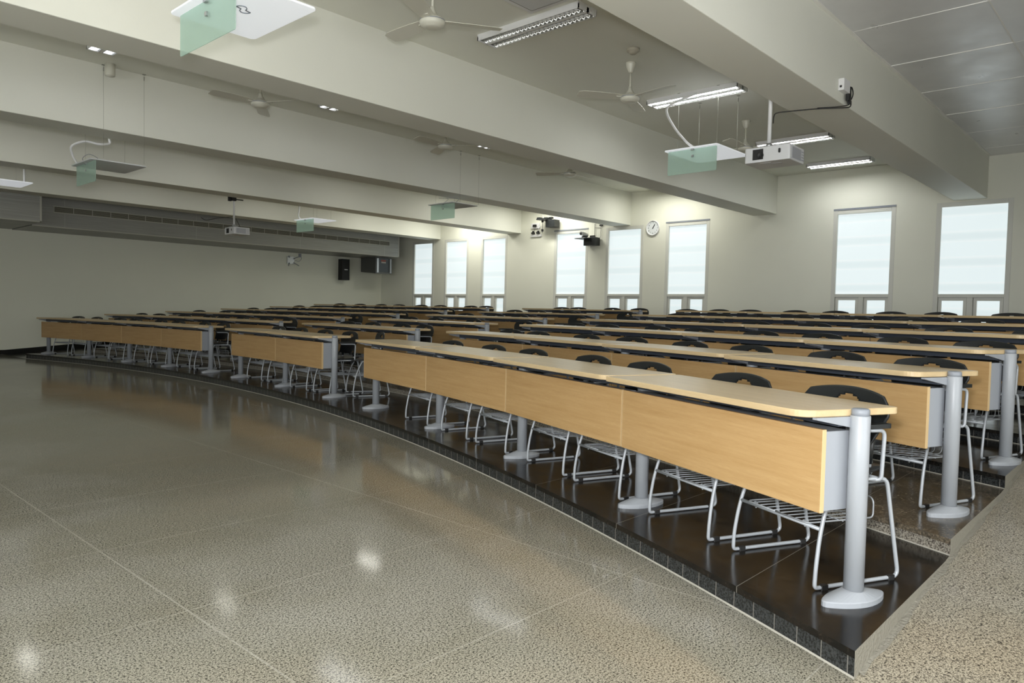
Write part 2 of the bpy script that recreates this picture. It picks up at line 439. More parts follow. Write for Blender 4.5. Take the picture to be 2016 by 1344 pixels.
# ramps at both ends of the platforms
def ramp_profile(yedge):
    xs_ = [front_x(RF[k], yedge) for k in range(1, 7)]
    zs = [0] + [Sk(k) for k in range(1, 6)]
    pts = [(xs_[0]-.02, .0)] + [(xs_[i], zs[i]) for i in range(1, 6)] + [(xs_[5]+1.2, Sk(6)), (XW, Sk(6))]
    return pts
def ramp_z(pts, x):
    if x <= pts[0][0]: return 0
    for (a, za), (b, zb) in zip(pts, pts[1:]):
        if a <= x <= b: return za + (zb-za)*(x-a)/(b-a)
    return pts[-1][1]
for nm, ya, yb, ye in (('ramp_right', YN, YR, YR), ('ramp_left', YL, YF, YL)):
    pts = ramp_profile(ye); mb = MB(); vs = []; n = len(pts)
    for y in (ya, yb):
        vs += [(x, y, z_+.001) for x, z_ in pts] + [(XW, y, 0)]
    m_ = n+1; fs = [tuple(range(m_)), tuple(range(2*m_-1, m_-1, -1))]
    for i in range(m_): j = (i+1) % m_; fs.append((i, j, m_+j, m_+i))
    mb.faces(vs, fs, M_AISLE if nm == 'ramp_right' else M_DARK)
    o = struct('aisle_ramp', mb)
# rough cement seam beside the right ends of the platforms, following the ramp
mb = MB(); pts = ramp_profile(YR); X = [2.2+i*.12 for i in range(75)]
for x0, x1 in zip(X, X[1:]):
    w0, w1 = .02+.006*math.sin(x0*9)+.004*math.sin(x0*23), .02+.006*math.sin(x1*9)+.004*math.sin(x1*23)
    if x0 < front_x(RF[1], YR)-.05: continue
    mb.faces([(x0,YR+.001,ramp_z(pts,x0)+.006),(x1,YR+.001,ramp_z(pts,x1)+.006),(x1,YR-w1,ramp_z(pts,x1)+.002),(x0,YR-w0,ramp_z(pts,x0)+.002)], [(0,1,2,3)])
struct('trim_2', mb, M_CEMENT)

# walls --------------------------------------------------------------------
WIN = [(16.54, 17.36), (15.06, 15.92), (13.56, 14.41), (10.86, 11.78), (9.28, 10.18), (7.63, 8.55), (3.97, 4.91), (2.20, 3.17)]
WZ0, WZ1, WTR = .95, 3.23, 1.65
mb = MB(); edges = sorted([(a-.075, b+.075) for a, b in WIN]); y = YN
for a, b in edges:
    mb.box((XW, y, 0), (XW+.22, a, CEIL+.1)); mb.box((XW, a, WZ1), (XW+.22, b, CEIL+.1)); mb.box((XW, a, 0), (XW+.22, b, WZ0)); y = b
mb.box((XW, y, 0), (XW+.22, YF+.2, CEIL+.1)); struct('wall_windows', mb, M_WALLW)
for i, (a, b) in enumerate(WIN):
    fr = MB(); y0, y1 = a-.075, b+.075; xf = XW-.004; xb = XW+.16
    recessed = i in (0, 1, 2, 4, 7)
    fr.box((xf, y0, WZ0), (xb, a-.0, WZ1)); fr.box((xf, b, WZ0), (xb, y1, WZ1))
    fr.box((xf+.002, a, WZ1-.075), (xb, b, WZ1)); fr.box((xf+.002, a, WTR-.06), (xb, b, WTR)); fr.box((xf+.002, a, WZ0), (xb, b, WZ0+.05))
    ym = (a+b)/2; fr.box((xf+.004, ym-.045, WZ0+.05), (xb, ym+.045, WTR-.06))
    fo = fr.build('window_%d' % (i+1), M_FRAME); fo['kind'] = 'structure'
    bv = fo.modifiers.new('bevel', 'BEVEL'); bv.width = .004; bv.segments = 1
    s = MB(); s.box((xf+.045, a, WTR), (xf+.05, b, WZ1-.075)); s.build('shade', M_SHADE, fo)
    for c0, c1 in ((a, ym-.045), (ym+.045, b)):
        q = MB(); z0_, z1_ = WZ0+.05, WTR-.06
        q.box((xf+.02, c0+.006, z0_), (xb, c0+.055, z1_-.005)); q.box((xf+.02, c1-.055, z0_), (xb, c1-.006, z1_-.005))
        q.box((xf+.02, c0+.055, z1_-.055), (xb, c1-.055, z1_-.005)); q.box((xf+.02, c0+.055, z0_), (xb, c1-.055, z0_+.05))
        so = q.build('sash', M_FRAME, fo)
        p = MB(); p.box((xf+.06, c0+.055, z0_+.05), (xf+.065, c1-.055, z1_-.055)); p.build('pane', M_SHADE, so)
    if not recessed:
        h = MB(); h.box((XW-.012, y0, WZ1-.004), (XW+.05, y1, WZ1+.03)); ho = h.build('head_groove', M_CAP, fo)
mb = MB(); mb.box((XB-.2, YF, 0), (XW+.2, YF+.2, CEIL+.1)); struct('wall_far', mb, M_WALL)
mb = MB(); mb.box((XB-.2, YN-.2, 0), (-4, YN, CEIL+.1)); mb.box((-4, YN-.2, 2.5), (4, YN, CEIL+.1)); mb.box((4, YN-.2, 0), (XW+.2, YN, CEIL+.1)); struct('wall_near', mb, M_WALL)
M_NEARW = emis('unseen_door_glow', (.97, .99, 1.0), 5.2)  # unseen glowing doors, guessed and added to light ramp and post sides
for i, xa in enumerate((-4, -2, 0, 2)):
    fm = MB(); fm.box((xa, YN-.12, 2.42), (xa+2, YN-.02, 2.5)); fm.box((xa, YN-.12, 0), (xa+2, YN-.02, .12)); fm.box((xa, YN-.12, .12), (xa+.07, YN-.02, 2.42)); fm.box((xa+1.93, YN-.12, .12), (xa+2, YN-.02, 2.42)); fm.box((xa+.07, YN-.10, 1.0), (xa+1.93, YN-.04, 1.06))
    fo = fm.build('unseen_door_%d' % (i+1), M_FRAME); fo['kind'] = 'structure'
    pm = MB(); pm.box((xa+.02, YN-.08, .05), (xa+1.98, YN-.07, 2.45)); pm.build('pane', M_NEARW, fo)  # glowing pane of the unseen door, added for light
# wall behind the photographer, with unseen windows guessed and shaped to light the room
mb = MB(); BW = [(-2.4, .2), (.9, 3.5), (4.2, 6.8)]; y = YN
for a, b in BW:
    mb.box((XB-.2, y, 0), (XB, a, CEIL+.1)); mb.box((XB-.2, a, 2.95), (XB, b, CEIL+.1)); mb.box((XB-.2, a, 0), (XB, b, .2)); y = b
mb.box((XB-.2, y, 0), (XB, YF, CEIL+.1)); struct('wall_back', mb, M_WALL)
M_BACKW = emis('unseen_window_glow', (.97, .99, 1.0), 7.0)
for i, (a, b) in enumerate(BW):
    f = MB(); f.box((XB-.12, a, .2), (XB-.04, b, .26)); f.box((XB-.12, a, 2.89), (XB-.04, b, 2.95)); ym = (a+b)/2
    for yy in (a, ym-.03, b-.06): f.box((XB-.12, yy, .26), (XB-.04, yy+.06, 2.89))
    fo = f.build('window_%d' % (i+9), M_FRAME); fo['kind'] = 'structure'  # unseen window, guessed and added to light the room
    p = MB(); p.box((XB-.11, a+.01, .21), (XB-.10, b-.01, 2.94)); p.build('pane', M_BACKW, fo)  # glowing pane of the unseen window, added for light
# skirting
mb = MB(); pts = ramp_profile(YL); X = [XB + i*.25 for i in range(int((XW-XB)/.25)+1)]
for x0, x1 in zip(X, X[1:]):
    z0, z1 = ramp_z(pts, x0), ramp_z(pts, x1)
    mb.faces([(x0,YF-.015,z0),(x1,YF-.015,z1),(x1,YF-.015,z1+.1),(x0,YF-.015,z0+.1),(x0,YF,z0+.1),(x1,YF,z1+.1)], [(0,1,2,3),(3,2,5,4)])
struct('baseboard_far', mb, M_SKIRT)

# duct casing along the far wall ---------------------------------------------
def casing(name, label, x0, x1, yfr, z0, z1, grille=None):
    t = thing(name, label, 'air duct', (0, 0, 0))
    b = MB(); b.box((x0, yfr, z0), (x1, YF-.002, z1)); b.build('casing', M_DUCT, t, bevel=.004)
    e = MB(); e.box((x1-.03, yfr-.006, z0), (x1+.004, yfr+.02, z1)); e.box((x0, yfr-.006, z0-.002), (x1, yfr+.02, z0+.018)); e.build('edge_trim', M_GRFRAME, t)
    if grille:
        gx0, gx1, gz0, gz1 = grille; g = MB(); g.box((gx0, yfr-.006, gz0), (gx1, yfr-.001, gz1))
        go = g.build('grille', M_GRILLE, t)
        f = MB(); f.box((gx0-.02, yfr-.014, gz0-.02), (gx1+.02, yfr-.002, gz0)); f.box((gx0-.02, yfr-.014, gz1), (gx1+.02, yfr-.002, gz1+.02))
        xx = gx0; n = 24; st = (gx1-gx0)/n
        for i in range(n+1): f.box((gx0+st*i-.006, yfr-.012, gz0), (gx0+st*i+.006, yfr-.002, gz1))
        for j in range(1, 5): zz = gz0+(gz1-gz0)*j/5; f.box((gx0, yfr-.009, zz-.002), (gx1, yfr-.004, zz+.002))
        f.build('grille_frame', M_GRFRAME, go)
    return t
casing('duct_casing', 'long grey metal duct casing with a slotted air grille along the far wall', 4.40, 13.94, 17.5, 2.735, 3.5, (4.80, 13.58, 3.06, 3.165))
casing('duct_casing', 'deeper plain grey duct casing at the far left end of the wall', -2.0, 4.37, 16.72, 2.745, 3.5)

# ------------------------------------------------------------------ desks
def rrow(k): return R1 + RD*(k-1)
def local_to(k, th):
    r = rrow(k)*math.cos(W/2/rrow(k)); return Vector((XC + r*math.cos(th), YC + r*math.sin(th), Sk(k)))
DESK = {}
A_F, A_B = -.262, .236
def leg_parts(parent, y, tall, first_mesh={}):
    key = 'tall' if tall else 'short'
    if key not in first_mesh:
        m = MB(); top = .722 if tall else .712
        m.lathe([(.037, .03), (.037, top-.003), (.0355, top)], 28, M_GREY); first_mesh[key] = m.mesh('leg')
        f = MB(); prof = []
        # boat-shaped foot: long oval plan with a soft ridge
        n = 32; rings = []
        for s_, z_ in ((1.0, 0), (1.0, .018), (.97, .022), (.34, .046), (.25, .048), (0, .048)):
            ring = []
            for i in range(n):
                a = 2*PI*i/n; ca, sa = math.cos(a), math.sin(a)
                px = .155*ca*s_; py = .068*math.copysign(abs(sa)**.9, sa)*(1-.38*ca*ca)*(s_ if s_ > .5 else .60*s_/.34)
                ring.append((px, py, z_))
            rings.append(ring)
        vs = [v for r in rings for v in r]; fs = [tuple(reversed(range(n)))]
        for j in range(len(rings)-1):
            for i in range(n): fs.append((j*n+i, j*n+(i+1) % n, (j+1)*n+(i+1) % n, (j+1)*n+i))
        b = f.faces(vs, fs, M_GREY, False); bmesh.ops.remove_doubles(f.bm, verts=f.bm.verts, dist=.0005)
        first_mesh['foot'] = f.mesh('foot')
        c = MB(); c.lathe([(.033, .718), (.033, .744), (.028, .748), (0, .748)], 24, M_CAP); first_mesh['cap'] = c.mesh('cap')
    l = obj('leg', first_mesh[key], parent, (0, y, 0)); obj('foot', first_mesh['foot'], l)
    if tall: obj('cap', first_mesh['cap'], l)
    return l
def desk_parts(t, k, first, last):
    key = (k, first, last)
    h = W/2; R = rrow(k)
    if key not in DESK:
        d = {}
        def ye(x, s, inset): return s*(h*(1+x/R) - inset)
        il, ir = (.034 if first else .002), (.026 if last else .004)
        # table top, tapered towards the stage, front right corner rounded
        rc = .085; pts = []
        # going round: back-left, front-left, front-right(rounded), back-right
        xl, xb = A_F, A_B
        bl = (xb, ye(xb, 1, il)); fl = (xl, ye(xl, 1, il)); fr_ = (xl, ye(xl, -1, ir)); br = (xb, ye(xb, -1, ir))
        P = [bl, fl, fr_, br]; rad = [.02, .008, rc, .035]
        for i in range(4):
            a, p, b = Vector(P[i-1]), Vector(P[i]), Vector(P[(i+1) % 4]); r = rad[i]
            da, db = (a-p).normalized(), (b-p).normalized(); ns = 8 if r > .03 else 3
            for q in range(ns+1):
                u = q/ns; A, B = p+da*r, p+db*r; v = A*(1-u)**2 + p*2*u*(1-u) + B*u*u; pts.append((v.x, v.y))
        m = MB(); z0, z1 = TOPZ-.027, TOPZ
        n = len(pts); e = .0025
        c0 = Vector((sum(p[0] for p in pts)/n, sum(p[1] for p in pts)/n))
        def ins(p): v = Vector(p)-c0; return Vector(p) - v.normalized()*e
        vs = [(*ins(p), z0) for p in pts] + [(*p, z0+e) for p in pts] + [(*p, z1-e) for p in pts] + [(*ins(p), z1) for p in pts]
        fs = [tuple(range(n)), tuple(range(3*n, 4*n))]
        ed = []
        for j in range(3):
            for i in range(n): ed.append((j*n+i, j*n+(i+1) % n, (j+1)*n+(i+1) % n, (j+1)*n+i))
        bv = m.faces(vs, fs, M_TOP); idx = m.mi(M_TOP)
        for f in ed:
            q = m.bm.faces.new([bv[i] for i in f]); q.material_index = idx
        d['tabletop'] = m.mesh('tabletop')
        pl, pr_ = h*(1-.15/R)-.008, -(h*(1-.15/R)-.008)
        if last: pr_ += .032
        m = MB(); m.box((-.148, pr_, .345), (-.128, pl, .666), M_PANEL)
        m.box((-.1485, pr_-.0012, .345), (-.128, pr_, .666), M_EDGE); m.box((-.1485, pl, .345), (-.128, pl+.0012, .666), M_EDGE)
        d['modesty_panel'] = m.mesh('modesty_panel')
        tl, tr = h-.014, -(h-.014)
        if last: tr += .032
        m = MB(); m.rbox((-.128, tr, .350), (-.006 if last else -.045, tl, .658), .004, M_GREY2)
        d['cable_tray'] = m.mesh('cable_tray')
        m = MB(); m.box((-.075, -h+.04, .676), (.03, h-.04, TOPZ-.027), M_RAIL); d['top_rail'] = m.mesh('top_rail')
        for s_ in (-1, 1):
            m = MB(); yb = s_*(h-.03)
            # wedge bracket from post towards the front edge
            pr2 = [(.0, .668), (.0, TOPZ-.028), (-.205, TOPZ-.028), (-.205, TOPZ-.036)]
            y0, y1 = yb-.011, yb+.011
            vs = [(x, y0, z) for x, z in pr2] + [(x, y1, z) for x, z in pr2]
            m.faces(vs, [(0,1,2,3),(7,6,5,4),(0,4,5,1),(1,5,6,2),(2,6,7,3),(3,7,4,0)], M_GREY2)
            d['bracket%d' % s_] = m.mesh('bracket')
        DESK[key] = d
    d = DESK[key]
    for nm in ('tabletop', 'modesty_panel', 'cable_tray', 'top_rail', 'bracket-1', 'bracket1'):
        o = obj(nm.rstrip('-1'), d[nm], t)
        if nm == 'tabletop': o.location = (0, 0, t['_lift']); o.rotation_euler = (random.uniform(-.0015, .0015), 0, 0)
        if nm in ('cable_tray', 'modesty_panel'):
            b = o.modifiers.new('bevel', 'BEVEL'); b.width = .0015; b.segments = 1
    leg_parts(t, -h + (.004 if last else 0), last)
    if first: leg_parts(t, h, False)
ROWN = ['', 'front', 'second', 'third', 'fourth', 'fifth', 'back']
BLK = {'L': 'left', 'M': 'middle', 'R': 'right'}
ORD = ['first', 'second', 'third', 'fourth', 'fifth', 'sixth', 'seventh', 'eighth']
for b in 'LMR':
    for k in range(1, 7):
        for j in range(NT[b]):
            th = TH0[b][k-1] - (W*(j+.5))/rrow(k)
            if NT[b] == 2: pos = ('left-hand desk', 'right-hand desk')[j]
            else: pos = ('leftmost desk', 'second desk from left', 'third desk from left', 'rightmost desk')[j]
            t = thing('lecture_desk', 'beech desk with grey post legs, %s, %s row, %s block' % (pos, ROWN[k], BLK[b]), 'desk', local_to(k, th), th, 'curved rows of beech desks')
            t['_lift'] = .0035*(NT[b]-1-j)
            desk_parts(t, k, j == 0, j == NT[b]-1); del t['_lift']

# ------------------------------------------------------------------ chairs
# local frame: -x is the front (towards the desk), origin on the platform at the centre of the runners
def chair_frame():
    m = MB()
    for s in (-1, 1):
        y = s*.252
        arc = catmull([(-.125, y*.90, .432), (-.178, y*.95, .33), (-.212, y*.98, .22), (-.232, y, .10), (-.236, y, .035)], 4)
        path = arc[:-1] + fillet([(-.236, y, .04), (-.236, y, .010), (.214, y, .010), (.128, y, .432), (-.12, y*.90, .432)], [0, .028, .03, .04, 0], 5)
        m.tube(path, .0085, 8, M_CHROME)
    m.tube([(-.205, -.245, .242), (-.205, .245, .242)], .0085, 8, M_CHROME)
    m.tube([(-.10, -.23, .428), (-.10, .23, .428)], .008, 8, M_CHROME); m.tube([(.10, -.24, .428), (.10, .24, .428)], .008, 8, M_CHROME)
    for s in (-1, 1):   # back uprights
        m.tube(fillet([(.0, s*.165, .425), (.118, s*.165, .428), (.125, s*.165, .50), (.14, s*.165, .64)], [0, .035, .1, 0], 5), .0095, 8, M_CHROME)
    return m.mesh('frame')
def chair_seat():
    m = MB(); nx, ny = 12, 10; top = []; 
    def pt(u, v, dz=0):
        x = -.235 + .41*u; w = .225*(1-.10*u)*(1-.12*max(0, .25-u)/.25)
        y = (v*2-1)*w
        z = .452 + .010*(2*v-1)**2 - .022*max(0, (.22-u)/.22)**2 + .006*math.sin(u*PI)*-1 + .012*max(0, u-.8)/.2
        return (x, y, z+dz)
    vs = [pt(i/nx, j/ny) for i in range(nx+1) for j in range(ny+1)]; n = len(vs)
    vs += [pt(i/nx, j/ny, -.012) for i in range(nx+1) for j in range(ny+1)]
    q = lambda i, j: i*(ny+1)+j; fs = []
    for i in range(nx):
        for j in range(ny):
            fs.append((q(i,j), q(i+1,j), q(i+1,j+1), q(i,j+1))); fs.append((n+q(i,j), n+q(i,j+1), n+q(i+1,j+1), n+q(i+1,j)))
    for i in range(nx):
        fs.append((q(i,0), n+q(i,0), n+q(i+1,0), q(i+1,0))); fs.append((q(i,ny), q(i+1,ny), n+q(i+1,ny), n+q(i,ny)))
    for j in range(ny):
        fs.append((q(0,j), q(0,j+1), n+q(0,j+1), n+q(0,j))); fs.append((q(nx,j), n+q(nx,j), n+q(nx,j+1), q(nx,j+1)))
    m.faces(vs, fs, M_PLASTIC, True); return m.mesh('seat')
def chair_back():
    m = MB(); nu, nv = 56, 34
    def pt(u, v, d=0):          # u across 0..1, v up 0..1
        s = 2*u-1
        w = .175 + .070*min(1, v/.8)**1.2 if v < .8 else .245 - .006*((v-.8)/.2)**2
        zt = .790 - .034*abs(s)**2.2 - .03*max(0, abs(s)-.86)/.14; zb = .505 + .01*s*s
        z = zb + (zt-zb)*v
        y = s*w
        x = .108 + .058*v - .035*s*s + .010*math.sin(v*PI)
        return (x+d, y, z)
    T = .011; vs = []
    for d in (0, T):
        for i in range(nu+1):
            for j in range(nv+1): vs.append(pt(i/nu, j/nv, d))
    n = (nu+1)*(nv+1); q = lambda i, j: i*(nv+1)+j; fs = []
    isf = lambda i, j: 0 <= i < nu and 0 <= j < nv and not ((2*(i+.5)/nu-1)**2/.0729 + max(0, (j+.5)/nv-.765)**2/.0132 < 1 and (j+.5)/nv > .765-.03*(1-(2*(i+.5)/nu-1)**2/.0729))
    for i in range(nu):
        for j in range(nv):
            if not isf(i, j): continue
            fs.append((q(i,j), q(i,j+1), q(i+1,j+1), q(i+1,j))); fs.append((n+q(i,j), n+q(i+1,j), n+q(i+1,j+1), n+q(i,j+1)))
            if not isf(i-1, j): fs.append((q(i,j), n+q(i,j), n+q(i,j+1), q(i,j+1)))
            if not isf(i+1, j): fs.append((q(i+1,j), q(i+1,j+1), n+q(i+1,j+1), n+q(i+1,j)))
            if not isf(i, j-1): fs.append((q(i,j), q(i+1,j), n+q(i+1,j), n+q(i,j)))
            if not isf(i, j+1): fs.append((q(i,j+1), n+q(i,j+1), n+q(i+1,j+1), q(i+1,j+1)))
    m.faces(vs, fs, M_PLASTIC, True)
    for s in (-1, 1): m.tube([(.118, s*.165, .475), (.134, s*.165, .62)], .014, 8, M_PLASTIC)
    return m.mesh('backrest')
M_BASKET = plain('basket_wire_grey', (.34, .36, .38), .35, .2)
def chair_basket():
    m = MB(); r = .0021; M_CHROME = M_BASKET
    z = .248; x0, x1 = -.222, .135; hw = .185
    loop = fillet([(x0, 0, z+.006), (x0, -hw, z+.006), (x1, -hw, z), (x1, -hw, z+.085), (x1, hw, z+.085), (x1, hw, z), (x0, hw, z+.006), (x0, 0, z+.006)], [0, .03, .02, .03, .03, .02, .03, 0], 4)
    m.tube(loop, .0036, 6, M_CHROME)
    for i in range(8):
        y = -hw+.035 + (2*hw-.07)*i/7
        m.tube(fillet([(x0, y, z+.006), (x1-.004, y, z), (x1, y, z+.085)], [0, .03, 0], 3), r, 5, M_CHROME)
    m.tube([(-.03, -hw, z-.003), (-.03, hw, z-.003)], r, 5, M_CHROME); m.tube([(.08, -hw, z-.003), (.08, hw, z-.003)], r, 5, M_CHROME)
    for s in (-1, 1):
        y = s*.15; hk = [(-.205+.013*math.cos(a), y, .242+.013*math.sin(a)) for a in [math.radians(q) for q in range(120, -100, -22)]]
        m.tube(hk, .0036, 6, M_CHROME)
        m.tube([(x1-.01, s*.14, z), (.09, s*.14, .428)], r, 5, M_CHROME)
    return m.mesh('wire_basket')
def chair_arm(s):
    m = MB(); y = s*.262
    m.tube(fillet([(.03, s*.20, .428), (.085, y, .428), (.095, y, .635), (-.10, y, .640)], [0, .02, .03, 0], 5), .0085, 8, M_CHROME)
    return m.mesh('armrest')
def arm_pad(s):
    m = MB(); y = s*.262
    pts = rrect(-.13, -.022, .115, .022, .018, 4); m.prism(pts, .646, .664, M_PLASTIC, mat=Matrix.Translation((0, y, 0))); return m.mesh('arm_pad')
def foot_pad(): 
    m = MB(); m.rbox((-.018, -.0105, 0), (.018, .0105, .0195), .005, M_BLK); return m.mesh('foot_pad')
CM = dict(frame=chair_frame(), seat=chair_seat(), back=chair_back(), basket=chair_basket(), armL=chair_arm(-1), armR=chair_arm(1), padL=arm_pad(-1), padR=arm_pad(1), foot=foot_pad())
CHAIR = [None]
def chair(loc, rz, label):
    if CHAIR[0] is None:
        t = thing('sled_base_chair', label, 'chair', loc, rz, 'black chairs along the desk rows')
        obj('frame', CM['frame'], t); obj('seat', CM['seat'], t); obj('backrest', CM['back'], t); obj('wire_basket', CM['basket'], t)
        for a, p in (('armL', 'padL'), ('armR', 'padR')):
            q = obj('armrest', CM[a], t); obj('arm_pad', CM[p], q)
        for x in (-.19, .17):
            for s in (-1, 1): obj('foot_pad', CM['foot'], t, (x, s*.252, 0))
        CHAIR[0] = t; return t
    t = dup(CHAIR[0]); t.location = loc; t.rotation_euler = (0, 0, rz); t['label'] = label; return t
UNSEEN = set()
for b in 'LMR':
    for k in range(1, 7):
        n = 0; tot = NT[b]*2
        for j in range(NT[b]):
            for c, off in enumerate((.43, 1.09)):
                n += 1
                if b == 'R' and k == 1 and n == 1: continue
                dx = .20 + random.uniform(-.02, .06); da = random.uniform(-.02, .02); rot = random.uniform(-.05, .05)
                if k == 1 and b == 'R': dx = .168 + random.uniform(-.01, .02); da = (0, 0, 0, 0, 0, 0, -.0, .0)[n-1]; rot *= .5
                if (b, k, n) in ((('R'), 2, 8),): dx = .18; rot = .02
                if random.random() < .08 and k > 1: dx += .18; rot *= 3
                if b == 'M' and k in (3, 4, 5) and n == 4: dx, da, rot = .42, .52, -.12
                th = TH0[b][k-1] - (W*j+off+da)/rrow(k); r = rrow(k)+dx
                p = (XC + r*math.cos(th), YC + r*math.sin(th), Sk(k))
                if (b, k, n) in UNSEEN: continue
                lab = 'black armchair with silver sled legs, %s from left, %s row, %s block' % (ORD[n-1], ROWN[k], BLK[b])
                chair(p, th+rot, lab)
# the chair pulled out into the left aisle beside the front right block
th = TH0['R'][0] + 1.20/R1; r = R1+.50
chair((XC + r*math.cos(th), YC + r*math.sin(th), S1), th-.28, 'black armchair pulled out into the gap left of the front right block')
# turned chair standing behind the back row near the gap
th = TH0['M'][5] - (2*W+.55)/rrow(6); r = rrow(6)+.75
chair((XC + r*math.cos(th), YC + r*math.sin(th), Sk(6)), th+1.1, 'turned black chair standing behind the back row between middle and right blocks')

# ------------------------------------------------------------------ ceiling fans
FM = {}
def fan(x, y, ang, label):
    if not FM:
        m = MB(); m.lathe([(.055, 0), (.06, -.012), (.052, -.03), (.045, -.06), (.028, -.10), (.022, -.115)][::-1], 24, M_FAN); FM['canopy'] = m.mesh('canopy')
        m = MB(); m.lathe([(.011, -.36), (.011, -.10)], 12, M_FAN); FM['downrod'] = m.mesh('downrod')
        m = MB(); m.lathe([(0, -.445), (.05, -.444), (.075, -.438), (.082, -.43), (.098, -.425), (.108, -.405), (.108, -.385), (.10, -.372), (.07, -.36), (.045, -.335), (.022, -.30), (.02, -.27), (0, -.268)], 32, M_FAN); FM['motor'] = m.mesh('motor')
        m = MB(); m.lathe([(.1085, -.392), (.1095, -.39), (.1095, -.386), (.1085, -.384)], 32, M_CAP); FM['ring'] = m.mesh('ring')
        m = MB(); n = 10; vs = []
        for i in range(n+1):
            u = i/n; X = .10+.50*u; w = .052+.022*math.sin(min(1, u*1.4)*PI/2) - (.02*max(0, u-.9)/.1); tilt = .20
            for s, d in ((-1, 0), (1, 0), (1, -.004), (-1, -.004)): vs.append((X, s*w, -.382 + s*w*math.sin(tilt) + d))
        fs = []
        for i in range(n):
            for c in range(4): fs.append((i*4+c, i*4+(c+1) % 4, (i+1)*4+(c+1) % 4, (i+1)*4+c))
        fs += [(3, 2, 1, 0), (n*4, n*4+1, n*4+2, n*4+3)]; m.faces(vs, fs, M_FAN); m.box((.06, -.02, -.39), (.16, .02, -.377), M_FAN); FM['blade'] = m.mesh('blade')
    t = thing('ceiling_fan', label, 'ceiling fan', (x, y, CEIL), 0, 'ceiling fans between the beams')
    for nm in ('canopy', 'downrod', 'motor'): o = obj(nm, FM[nm], t)
    obj('ring', FM['ring'], o)
    for i in range(3): q = obj('blade', FM['blade'], t); q.rotation_euler = (0, 0, math.radians(ang+120*i))
fan(4.11, 4.76, 88, 'cream three-blade ceiling fan nearest the camera, beside the dark louvred light')
fan(6.97, 4.68, 142, 'cream three-blade ceiling fan on a long rod near the round smoke detector')
fan(10.06, 4.75, 60, 'cream ceiling fan on a rod, just left of the large projector')
fan(4.44, 8.25, 177, 'leftmost cream ceiling fan, half hidden above the second beam')
fan(7.33, 8.15, 65, 'cream ceiling fan above the frosted panel in the middle, behind the nearest full beam')
fan(10.12, 8.0, 120, 'farthest cream ceiling fan, close to the window wall above the clock')

# ------------------------------------------------------------------ louvred lights
LM = {}
def light_fix(x, y0, y1, lit, label):
    L = y1-y0; key = (round(L, 2), y0 < 6)
    if key not in LM:
        d = {}; w = .135; z0, z1 = -.062, 0
        m = MB(); m.box((-w, -L/2, -.02), (w, L/2, z1)); 
        for s in (-w, w-.006, -.016): m.box((s, -L/2, z0), (s+(.006 if abs(s) > .1 else .032), L/2, -.02))
        m.box((-w, -L/2, z0), (w, -L/2+.012, -.02)); m.box((-w, L/2-.012, z0), (w, L/2, -.02)); d['housing'] = m.mesh('housing', M_WHITE)
        m = MB(); nb = int(L/.052)
        for c in (-.075, .075):
            for i in range(nb):
                yy = -L/2+.03+(L-.06)*i/(nb-1); m.box((c-.05, yy-.0012, z0+.002), (c+.05, yy+.0012, z0+.013))
            for s in (-1, 1):
                m.faces([(c+s*.052, -L/2+.012, z0+.001), (c+s*.052, L/2-.012, z0+.001), (c+s*.03, L/2-.012, -.022), (c+s*.03, -L/2+.012, -.022)], [(0,1,2,3)])
        d['louvre'] = m.mesh('louvre', M_CHROMEL)
        for s, nm in ((-1, 'tubeA'), (1, 'tubeB')):
            m = MB(); m.tube([(s*.075, -L/2+.03, -.04), (s*.075, L/2-.03, -.04)], .016, 8); d[nm] = m.mesh('tube', M_TUBEHOT if y0 < 6 else M_TUBE)
            m = MB(); m.tube([(s*.075, -L/2+.03, -.04), (s*.075, L/2-.03, -.04)], .016, 8); d[nm+'off'] = m.mesh('tube', M_TUBEOFF)
        LM[key] = d
    d = LM[key]; t = thing('louvred_ceiling_light', label, 'ceiling light', (x, (y0+y1)/2, CEIL), 0, 'twin-tube ceiling lights')
    obj('housing', d['housing'], t); obj('louvre', d['louvre'], t)
    for nm in ('tubeA', 'tubeB'): obj('tube', d[nm if lit else nm+'off'], t)
light_fix(5.43, 4.13, 5.43, False, 'unlit twin louvred ceiling light nearest the camera, beside the fan')
light_fix(8.45, 4.05, 5.32, True, 'lit twin-tube ceiling light above the frosted panel with the white hose')
light_fix(11.52, 4.05, 5.2, True, 'lit twin-tube ceiling light right behind the large projector')
light_fix(13.66, 4.1, 5.2, True, 'lit twin-tube ceiling light closest to the right-hand windows')
light_fix(2.90, 7.6, 8.92, True, 'ceiling light whose two bright ends show under the beam at far left')
light_fix(5.78, 7.6, 8.90, True, 'ceiling light whose two bright ends show under the beam beside the leftmost fan')
light_fix(8.80, 7.6, 8.86, True, 'ceiling light peeking below the beam beside the middle fan')
light_fix(11.70, 7.6, 8.80, True, 'ceiling light peeking below the beam nearest the clock')

# smoke detectors
def detector(x, y, label, tall=False, z=CEIL):
    m = MB(); 
    prof = [(0, -.06), (.03, -.058), (.045, -.045), (.05, -.03), (.068, -.028), (.07, 0)] if not tall else [(0, -.148), (.028, -.147), (.03, -.14), (.052, -.14), (.055, -.13), (.055, 0)]
    m.lathe(prof, 24, M_DISC if not tall else M_FAN)
    o = m.build('smoke_detector' if not tall else 'surface_downlight', None, None, (x, y, z)); tag(o, label, 'smoke detector' if not tall else 'downlight')
detector(6.62, 4.42, 'round beige smoke detector on the ceiling left of the fan rod')
detector(3.18, 9.45, 'small cream cylinder fitting on the ceiling at far left beside hanging wires', True)
detector(5.75, 12.93-.07, 'small round detector high between the beams at left')
detector(9.05, 12.93-.07, 'small round detector high between the beams near the middle')

